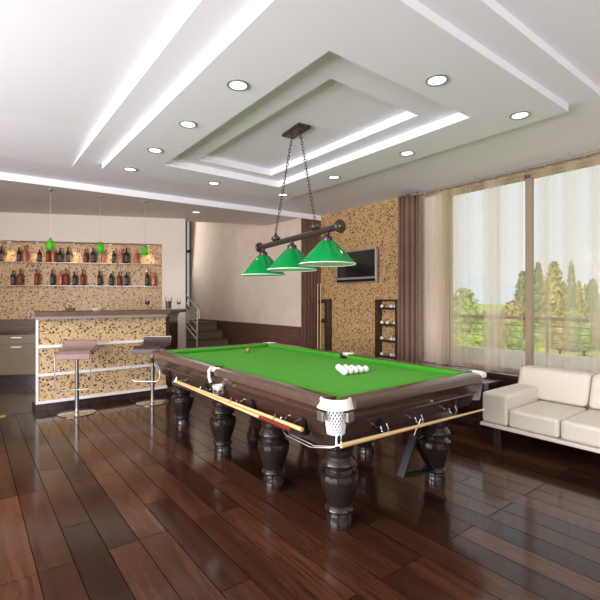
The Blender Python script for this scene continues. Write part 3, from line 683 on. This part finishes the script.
# legs
def flute(z, a): return (-.035*abs(math.sin(8*a))) if .19 < z < .335 else 0
LP = [(.001, 0), (.080, 0), (.082, .05), (.076, .062), (.074, .095), (.088, .105), (.094, .115), (.088, .127), (.076, .14), (.080, .16), (.096, .20), (.112, .25), (.124, .295), (.126, .32), (.120, .343),
      (.098, .355), (.086, .372), (.09, .382), (.110, .395), (.116, .41), (.108, .428), (.094, .445), (.088, .455), (.092, .465), (.094, .50)]
leg0 = None
for x in (1.895, 2.93):
    for y in (2.04, 2.79, 3.64, 4.72):
        if leg0 is None:
            leg0 = MB().lathe(LP, 64, flute=flute).build('leg', M['legm'], tb, off=(0, 0, 0)); lg = leg0
        else:
            lg = leg0.copy(); COL.objects.link(lg); lg.parent = tb
        lg.location = Vector((x+(.05 if y > 4.5 and x < 2.5 else 0), y, 0))-Vector(tb.location)
# dark strap plates at the legs
for y in (2.16, 2.78, 3.58, 4.5): MB().box((TX0+.045, y-.018, .585), (TX0+.085, y+.018, .70)).build('strap', M['black'], tb, smooth=False)
for x in (2.06, 2.90): MB().box((x-.018, TY0+.045, .585), (x+.018, TY0+.085, .70)).build('strap', M['black'], tb, smooth=False)
# pockets
def pocket_net(cx, cy, r=.062, zt=.80, h=.16):
    body = []; n, m = 20, 9; nb = MB()
    def pt(i, j):
        z = zt-h*j/m; rr = r*(1-.32*(j/m)); a = 2*PI*i/n
        return Vector((cx+rr*math.cos(a), cy+rr*math.sin(a), z))
    for j in range(m):
        for i in range(n):
            i2 = i+j*.5
            for s_ in (.5, -.5):
                nb.tube([pt(i2, j), pt(i2+s_, j+1)], .0046, 4)
    nb.lathe([(r+.002, zt+.005), (r+.002, zt-.01), (r-.002, zt-.01)], 20, o=(cx, cy, 0))
    nb.lathe([(.001, zt-h-.004), (r*.66, zt-h), (r*.68, zt-h+.008)], 20, o=(cx, cy, 0))
    return nb
def collar(cx, cy, ang, r0, r1, half, zt=ZR+.006, zb=.80, flare=.022):
    m_ = MB(); prof = [(r0, zb+.01), (r0, zt-.004), (r0+.006, zt), (r1-.006, zt), (r1, zt-.006), (r1+.003, (zt+zb)/2+.01), (r1+flare*.55, (zt+zb)/2-.006), (r1+flare, zb), (r1+flare-.01, zb-.004)]
    N = 24; k = len(prof); vs = []
    for i in range(N+1):
        a = ang-half+2*half*i/N
        for r, z in prof: vs.append((cx+r*math.cos(a), cy+r*math.sin(a), z))
    fs = [(i*k+j, i*k+(j+1) % k, (i+1)*k+(j+1) % k, (i+1)*k+j) for i in range(N) for j in range(k)]
    fs += [tuple(range(k)), tuple(N*k+j for j in range(k))[::-1]]
    return m_.add(vs, fs)
for cx, cy, sx_, sy_ in ((TX0, TY0, 1, 1), (TX1, TY0, -1, 1), (TX0, TY1, 1, -1), (TX1, TY1, -1, -1)):
    near = sx_ > 0 and sy_ > 0; hidden = sx_ > 0 and sy_ < 0
    ccx, ccy = cx+sx_*.086, cy+sy_*(.106 if near else .092); ang = math.atan2(-sy_, -sx_)
    pk = collar(ccx, ccy, ang, .074, .098, math.radians(90), zt=ZR+.001, zb=.815 if near else .842, flare=.018 if near else .004).build('corner_pocket', M['rail'] if hidden else M['pocket'], tb, angle=60)
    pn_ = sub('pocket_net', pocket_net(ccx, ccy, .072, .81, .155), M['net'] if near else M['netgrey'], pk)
    hl = sub('pocket_hole', MB().lathe([(.001, ZC+.003), (.034, ZC+.003)], 24, o=(ccx-sx_*.03, ccy-sy_*.03, 0)), M['black'], pk)
    sub('pocket_mouth', MB().lathe([(.001, ZC+.0015), (.078, ZC+.0015), (.078, ZC-.01)], 24, o=(ccx, ccy, 0)), M['cloth'], pk)
    for s_ in (-1, 1):
        a = ang+s_*math.radians(50); q = Vector((ccx+.112*math.cos(a), ccy+.112*math.sin(a), 0))
        T = Matrix.Translation(q) @ Matrix.Rotation(a, 4, 'Z')
        sub('bracket', MB().box((-.012, -.028, .745), (.008, .028, .80), T), M['bronze' if not near else 'steel'], pk, bevel=.004)
for cx, s_ in ((TX0, 1), (TX1, -1)):
    ccx = cx+s_*.075
    pk = collar(ccx, ym, 0 if s_ < 0 else PI, .055, .075, math.radians(58 if s_ > 0 else 84), flare=.004, zb=.84).build('side_pocket', M['pocket'], tb, angle=60)
    yc = ym-.13; xc = cx-s_*.01
    sub('pocket_hole', MB().lathe([(.001, ZC+.003), (.035, ZC+.003)], 24, o=(ccx-s_*.02, ym, 0)), M['black'], pk)
    sub('pocket_mouth', MB().lathe([(.001, ZC+.0015), (.058, ZC+.0015)], 24, o=(ccx, ym, 0)), M['cloth'], pk)
    sub('pocket_iron', MB().tube([(cx-s_*.012, ym-.0, .872), (cx-s_*.035, ym-.01, .855), (cx-s_*.04, ym-.02, .80), (cx-s_*.035, ym-.04, .755)], .012, 10), M['ceramic'], pk)
    sub('pocket_cup', MB().lathe([(.030, .735), (.046, .758), (.050, .775), (.046, .775), (.040, .758), (.026, .738), (.001, .736), (.001, .732)], 24, o=(xc, yc, -.03)), M['ceramic'], pk)
    for q_ in range(5):
        aa = 2*PI*q_/5; sub('drop_wire', MB().tube([(xc+.046*math.cos(aa), yc+.046*math.sin(aa), .735), (xc+.04*math.cos(aa), yc+.04*math.sin(aa), .675)], .0035, 6), M['chrome'], pk)
    sub('wire_ring', MB().tube([(xc+.04*math.cos(2*PI*q/16), yc+.04*math.sin(2*PI*q/16), .675) for q in range(16)], .0035, 6, closed=True), M['chrome'], pk)
# ball runners below the near corner pocket
for k, dx in enumerate((0, .035)):
    ccx, ccy = TX0+.088, TY0+.088
    MB().tube([(ccx-.03+dx, ccy-.02, .66), (ccx-.04+dx, ccy-.03, .60), (ccx-.06+dx, ccy+.0, .583), (TX0-.06+dx, ccy+.08, .585), (TX0-.075+dx, ccy+.3, .60), (TX0-.06+dx, ccy+.36, .615), (TX0+.02, ccy+.37, .64), (TX0+.08, ccy+.37, .66)], .0045, 8).build('ball_runner', M['chrome'], tb)
# wire hooks that carry the cues: left side and near end
def hook(p, out):
    """p point on the frieze bottom; out unit vector outwards"""
    o = Vector(out); p = Vector(p); z = Vector((0, 0, 1))
    pts = [p, p-z*.015+o*.02]+[p+o*(.085-.03*math.cos(a)) - z*(.0+.034*math.sin(a)) for a in [i*PI/8 for i in range(0, 9)]]+[p+o*.10+z*.03]
    return MB().tube(pts, .0042, 6)
for y in (2.35, 2.95, 3.5, 4.05): hook((TX0+.06, y, .665), (-1, 0, 0)).build('cue_hook', M['chrome'], tb)
for x in (2.02, 2.36, 2.75): hook((x, TY0+.06, .665), (0, -1, 0)).build('cue_hook', M['chrome'], tb)

a = make_cue('billiard_cue', 2.05, .5, 'long pale cue on the hooks along the left side of the table', 'cues on the table hooks'); orient(a, (1.61, 2.06, .660), (1.618, 4.10, .655))
a = make_cue('billiard_cue', 1.95, .36, 'cue with a dark red butt resting beside the pale one', 'cues on the table hooks', M['cuered']); orient(a, (1.58, 2.14, .645), (1.60, 4.09, .650))
a = make_cue('billiard_cue', 1.50, .5, 'pale cue on the hooks across the near end of the table', 'cues on the table hooks'); orient(a, (1.625, 1.735, .645), (3.06, 1.74, .612))

# hanging triangle
V = [at_y(413.5, 434, 1.80), at_y(400, 477, 1.80), at_y(433, 471, 1.93)]
tr = thing('ball_triangle', V[0], 'black ball triangle hanging from the near end of the table', 'triangle rack', world=True)
cc = (V[0]+V[1]+V[2])/3; nrm = (V[1]-V[0]).cross(V[2]-V[0]).normalized()
vs = []
for k in range(3):
    for sc in (1.0, .84):
        for w_ in (-.025, .025): vs.append(cc+(V[k]-cc)*sc+nrm*w_)
fs = []
for k in range(3):
    a, b_ = k*4, ((k+1) % 3)*4
    fs += [(a, a+1, b_+1, b_), (a+2, b_+2, b_+3, a+3), (a, b_, b_+2, a+2), (a+1, a+3, b_+3, b_+1)]
MB().add(vs, fs).build('triangle_frame', M['black'], tr, bevel=.003)
MB().tube([V[0]+Vector((0, 0, -.02)), V[0]+Vector((0, -.02, .03)), Vector((V[0].x, 1.74, .672)), Vector((V[0].x, 1.72, .655))], .004, 6).build('hanging_hook', M['chrome'], tr)

# balls on the cloth
zb_ = ZC+.030
A0 = at_z(344.7, 371.8, zb_); e1v = Vector((1, -.02, 0)).normalized(); e2v = Matrix.Rotation(math.radians(60), 3, 'Z') @ e1v
rown = ['near', 'second', 'third', 'fourth', 'far']
posn = {5: ['leftmost', 'second from left', 'middle', 'second from right', 'rightmost'], 4: ['leftmost', 'second from left', 'second from right', 'rightmost'], 3: ['left', 'middle', 'right'], 2: ['left', 'right'], 1: ['only']}
for j in range(5):
    for i in range(5-j):
        ball(A0+(e1v*i+e2v*j)*.0602, M['ball'], 'white ball in the racked triangle, %s ball of its %s row' % (posn[5-j][i], rown[j]) if j < 4 else 'white ball at the far tip of the racked triangle', 'white balls racked on the green cloth')
p = at_z(248, 350.2, zb_); ball(p, M['oball'], 'amber brown ball alone near the far end of the green cloth', None)

# ================================================================== LAMP OVER THE TABLE
L0 = Vector((2.47, 2.645, 2.07)); L1 = Vector((2.66, 4.20, 2.055))
lm = thing('billiard_lamp', (2.6, 3.43, 3.16), 'dark bronze bar lamp with three green shades over the billiard table', 'hanging lamp', world=True)
d = (L1-L0).normalized()
MB().tube([L0, L1], .030, 16).build('bar', M['bronze'], lm)
Q = d.to_track_quat('Z', 'Y').to_matrix().to_4x4()
for e_, sg_ in ((L0, -1), (L1, 1)):
    T = Matrix.Translation(e_) @ Q
    m_ = MB(); pr = [(.001, -.012), (.05, -.012), (.058, -.004), (.058, .006), (.048, .016), (.026, .018), (.02, .03), (.001, .032)]
    pr = pr if sg_ > 0 else [(r, -z) for r, z in pr]
    m_.lathe(pr, 24); m_.v = [T @ v for v in m_.v]; m_.build('end_disc', M['bronze'], lm)
zl = 0
for k, s in enumerate((.12, .52, .94)):
    c_ = L0.lerp(L1, s); zt = c_.z-.03
    MB().lathe([(.018, zt+.01), (.022, zt-.02), (.045, zt-.035), (.05, zt-.06), (.048, zt-.075)], 20, o=(c_.x, c_.y, 0)).build('shade_holder', M['bronze'], lm)
    z1, z0 = zt-.07, (1.762, 1.75, 1.728)[k]
    def fac(z, a): return -.02*(1-abs(math.cos(4*a)))
    sh = MB().lathe([(.052, z1), (.075, z1-.012), (.245, z0+.012), (.250, z0+.004)], 64, o=(c_.x, c_.y, 0)).build('shade', M['gshade'], lm, angle=60)
    sub('shade_lining', MB().lathe([(.246, z0+.003), (.238, z0+.012), (.070, z1-.018), (.05, z1-.01)], 64, o=(c_.x, c_.y, 0)), M['inner'], sh, angle=60)
    sub('rim', MB().lathe([(.252, z0+.006), (.253, z0), (.247, z0-.002), (.243, z0+.006)], 64, o=(c_.x, c_.y, 0)), M['inner'], sh, angle=60)
    sub('bulb', MB().ball((c_.x, c_.y, z1-.07), .032, 16, 10), M['bulb'], sh)
    light('lamp_glow', 'POINT', (c_.x, c_.y, z1-.115), 16, (1, .95, .85), shadow_soft_size=.03)
# plate and chains
PL = Vector((2.60, 3.43, 3.16))
T = Matrix.Translation(PL) @ Matrix.Rotation(math.atan2(d.y, d.x), 4, 'Z')
MB().box((-.17, -.075, -.035), (.17, .075, 0), T).build('ceiling_plate', M['bronze'], lm, bevel=.012, seg=2)
def chain(a, b, name='chain', r=.004, ln=.034):
    a, b = Vector(a), Vector(b); dd = (b-a); n = int(dd.length/ln); dd.normalize(); s1 = dd.orthogonal().normalized(); s2 = dd.cross(s1); m_ = MB()
    for i in range(n):
        c_ = a+dd*((i+.5)*(b-a).length/n); w = s1 if i % 2 else s2
        m_.tube([c_+dd*math.cos(t)*ln*.62+w*math.sin(t)*.011 for t in [2*PI*j/10 for j in range(10)]], r, 5, closed=True)
    return m_
for s_, e_ in ((.12, .80), (-.04, .22)):
    pass
c_far = L0.lerp(L1, .745); c_near = L0.lerp(L1, .25)
for pt, off_ in ((c_far, .075), (c_near, -.075)):
    top = PL+Vector((d.x*off_, d.y*off_, -.03)); bot = pt+Vector((0, 0, .12))
    chain(top, bot).build('chain', M['bronze'], lm)
    MB().lathe([(.034, -.03+.055), (.05, .045), (.05, .06), (.03, .075), (.018, .085), (.010, .11), (.001, .115)], 20, o=pt).build('finial', M['bronze'], lm)

# ================================================================== DOWNLIGHTS
dl = None
spots = [(238, 85), (188, 124), (155, 150), (130, 169), (214, 183), (283, 194.5), (334, 177), (407, 153), (520, 115), (437, 80)]
desc = ['second nearest on the left side of the dropped ceiling', 'third nearest on the left side of the dropped ceiling', 'second furthest on the left side of the dropped ceiling', 'at the far left corner of the dropped ceiling',
        'in the middle of the far side of the dropped ceiling', 'at the far right corner of the dropped ceiling, behind the lamp chain', 'right of the lamp chains on the window side', 'above the brown drape on the window side',
        'closest to the window curtains on the right', 'near edge of the dropped ceiling, top of the photo']
for i, (px, py) in enumerate(spots+[(196, 212)]):
    z = H1 if i < 10 else HS+.02
    p = at_z(px, py, z)
    if dl is None:
        dl = thing('downlight', p, 'x', 'downlight', 'round ceiling downlights')
        MB().lathe([(.062, .0), (.062, -.006), (.072, -.010), (.080, -.004), (.080, 0)], 32).build('ring', M['ring'], dl)
        MB().lathe([(.001, -.004), (.0625, -.004)], 32).build('diffuser', M['down'], dl); t = dl
    else: t = dup(dl, None, p)
    t['label'] = 'round white downlight '+(desc[i] if i < 10 else 'in the darker low ceiling above the bar end')
    light('downlight_beam', 'SPOT', p+Vector((0, 0, -.02)), 14, (1, .95, .88), spot_size=math.radians(110), spot_blend=.8, shadow_soft_size=.06)

# ================================================================== OUTSIDE
struct('balcony_floor', MB().box((XR+.2, -3, -.2), (6.35, 4.6, 0)), M['stone'], smooth=False)
pp = thing('balcony_parapet', (6.35, 1, 0), 'pale rendered balcony parapet beyond the sheer curtains', 'parapet', world=True)
MB().box((6.30, -3, 0), (6.45, 4.6, .705)).build('wall', M['stone'], pp, smooth=False)
bl = thing('balcony_railing', (6.37, 1, .705), 'horizontal metal railing on the balcony parapet', 'railing', world=True)
MB().tube([(6.37, -3, 1.19), (6.37, 4.6, 1.19)], .025, 8).build('top_rail', M['frame'], bl)
for z in (.80, .90, .99, 1.08): MB().tube([(6.37, -3, z), (6.37, 4.6, z)], .009, 6).build('rail_wire', M['chrome'], bl)
for px in (494, 548, 620): q = at_x(px, 330, 6.37); MB().box((6.35, q.y-.02, .705), (6.39, q.y+.02, 1.19)).build('post', M['chrome'], bl, smooth=False)
q = at_x(430, 330, 6.37); MB().box((6.35, q.y-.02, .705), (6.39, q.y+.02, 1.19)).build('post', M['chrome'], bl, smooth=False)
g = MB().box((6.6, -150, -1.4), (260, 260, -1.2))
tag(g.build('lawn', M['grass'], smooth=False), 'bright green lawn beyond the balcony', 'lawn', kind='stuff')
# distant hazy ridge
def ridge():
    m_ = MB(); n = 60; vs = []
    for i in range(n+1):
        px = 380+280*i/n; dd = ray(px, 300); dd.z = 0; q = dd*420
        hgt = 24*math.exp(-((px-455)/60)**2)+10*math.exp(-((px-560)/90)**2)+1.2*math.sin(px*.21)
        vs += [(q.x, q.y, -20), (q.x, q.y, hgt), (q.x*1.3, q.y*1.3, -20)]
    fs = []
    for i in range(n): a = i*3; fs += [(a, a+3, a+4, a+1), (a+1, a+4, a+5, a+2)]
    return m_.add(vs, fs)
struct('hills', ridge(), M['hill'])

def leafball(mb, c, rx, ry, rz, n, size, R, shape=None):
    """foliage built from many small tilted leaf clumps around a soft core"""
    for k in range(n):
        z = R.uniform(-1, 1); a = R.uniform(0, 2*PI)
        rr = (shape(z) if shape else math.sqrt(max(0, 1-z*z)))*R.uniform(.72, 1.06)
        p = Vector((c[0]+rx*rr*math.cos(a), c[1]+ry*rr*math.sin(a), c[2]+rz*z))
        q = [Vector((R.uniform(-1, 1), R.uniform(-1, 1), R.uniform(-1, 1)))*size for _ in range(4)]
        mb.add([p+v for v in q], [(0, 1, 2), (0, 2, 3), (0, 1, 3), (1, 2, 3)])
def tree(name, px, py_top, dist, wpx, m, lab, cat='tree', kind='cypress', seed=0, py_bot=345, group='trees beyond the balcony'):
    R = random.Random(seed); dd = ray(px, 300); dd.z = 0; q = dd*dist
    zt = H+(300-py_top)/429*dist; r = wpx/2/429*dist; zb = -1.19
    t = thing(name, (q.x, q.y, zb), lab, cat, group)
    MB().lathe([(r*.14, 0), (r*.10, (zt-zb)*.5), (.01, (zt-zb)*.7)], 8).build('trunk', M['bark'], t)
    m_ = MB()
    if kind == 'cypress':
        hh = (zt-zb)/2; shp = lambda z: (max(0, 1-((z+.25)/1.25)**2)**.6 if z > -.25 else 1-.25*((z+.25)/.75)**2)
        m_.lathe([(max(.01, r*.82*shp(-1+.1*j)), .08+hh*(1+(-1+.1*j)*.96)) for j in range(0, 21)], 12)
        leafball(m_, (0, 0, hh+.15), r, r, hh-.12, 700, r*.22, R, shp)
    else:
        zc = max(zb+.05, H+(300-py_bot)/429*dist); zc = (zt+zc)/2-zb; rz_ = min(zt-zb-zc, zc-.05)
        m_.ball((0, 0, zc), 1, 14, 10, (r*.85, r*.85, rz_*.85)); leafball(m_, (0, 0, zc+r*.1), r, r, max(.1, rz_-r*.1), 800, r*.13, R)
    m_.build('foliage', m, t, smooth=False)
tree('cypress', 523, 272, 37.5, 15, M['leafd'], 'dark cypress directly behind the brown window mullion', seed=1)
tree('cypress', 538, 262.5, 33, 13, M['leafd'], 'grey green cypress just right of the window mullion', seed=2)
tree('cypress', 554, 262, 31, 19, M['leafo'], 'broad ochre tinted cypress between two greener ones', seed=3)
tree('cypress', 571.5, 261.5, 34, 9, M['leafd'], 'slim dark cypress with the sharpest tip', seed=4)
tree('cypress', 579, 281, 30, 8, M['leafo'], 'short ochre cypress right of the slim dark one', seed=5)
tree('cypress', 585.5, 284, 34, 7, M['leafo'], 'smallest thin cypress between two taller ones', seed=6)
tree('cypress', 592.5, 280, 29, 14, M['leafd'], 'green cypress at the right edge of the window view', seed=7)
tree('cypress', 565, 284, 38, 8, M['leafd'], 'short dim cypress behind the ochre one', seed=8)
tree('leafy_tree', 463, 289, 22, 32, M['leaf'], 'rounded yellow green tree at the left end of the window', kind='b', seed=11, py_bot=350)
tree('leafy_tree', 437, 292, 28, 34, M['leaf'], 'rounded green tree behind the bunched sheer curtain', kind='b', seed=12, py_bot=350)
tree('leafy_tree', 490, 311, 25, 30, M['leaf'], 'low green tree behind the left balcony post', kind='b', seed=13, py_bot=352)
tree('leafy_tree', 513, 301, 22, 26, M['leafo'], 'ochre green tree left of the mullion', kind='b', seed=14, py_bot=352)
tree('leafy_tree', 546, 316, 24, 34, M['leaf'], 'low green bush under the broad cypress', kind='b', seed=15, py_bot=356)
tree('leafy_tree', 573, 312, 22, 28, M['leaf'], 'low green bush under the slim cypress', kind='b', seed=16, py_bot=358)
tree('leafy_tree', 602, 318, 23, 34, M['leafo'], 'low ochre bush at the right edge of the view', kind='b', seed=17, py_bot=360)
for i, (px, py, dd_, w_, m_) in enumerate(((482, 321, 19, 20, 'leaf'), (498, 324, 20, 18, 'leafo'), (516, 320, 17, 16, 'leaf'), (538, 326, 20.5, 20, 'leaf'), (560, 322, 17, 20, 'leafo'), (584, 325, 19.5, 22, 'leaf'), (608, 326, 17, 20, 'leafo'))):
    tree('garden_bush', px, py, dd_, w_, M[m_], ['green', 'ochre', 'leafy green', 'small green', 'wide ochre', 'wide green', 'cut off ochre'][i]+' bush close behind the balcony railing, '+ordn[i]+' from the left', 'bush', kind='b', seed=40+i, py_bot=352, group='bushes behind the balcony')
tree('lime_shrub', 465, 334, 15, 30, M['leafl'], 'bright lime shrub at the left end of the balcony', 'shrub', kind='b', seed=21, py_bot=352)
tree('lime_shrub', 541, 343, 13, 16, M['leafl'], 'small bright lime shrub right of the mullion', 'shrub', kind='b', seed=22, py_bot=362)

for o in bpy.data.objects:
    if '_world' in o: del o['_world']
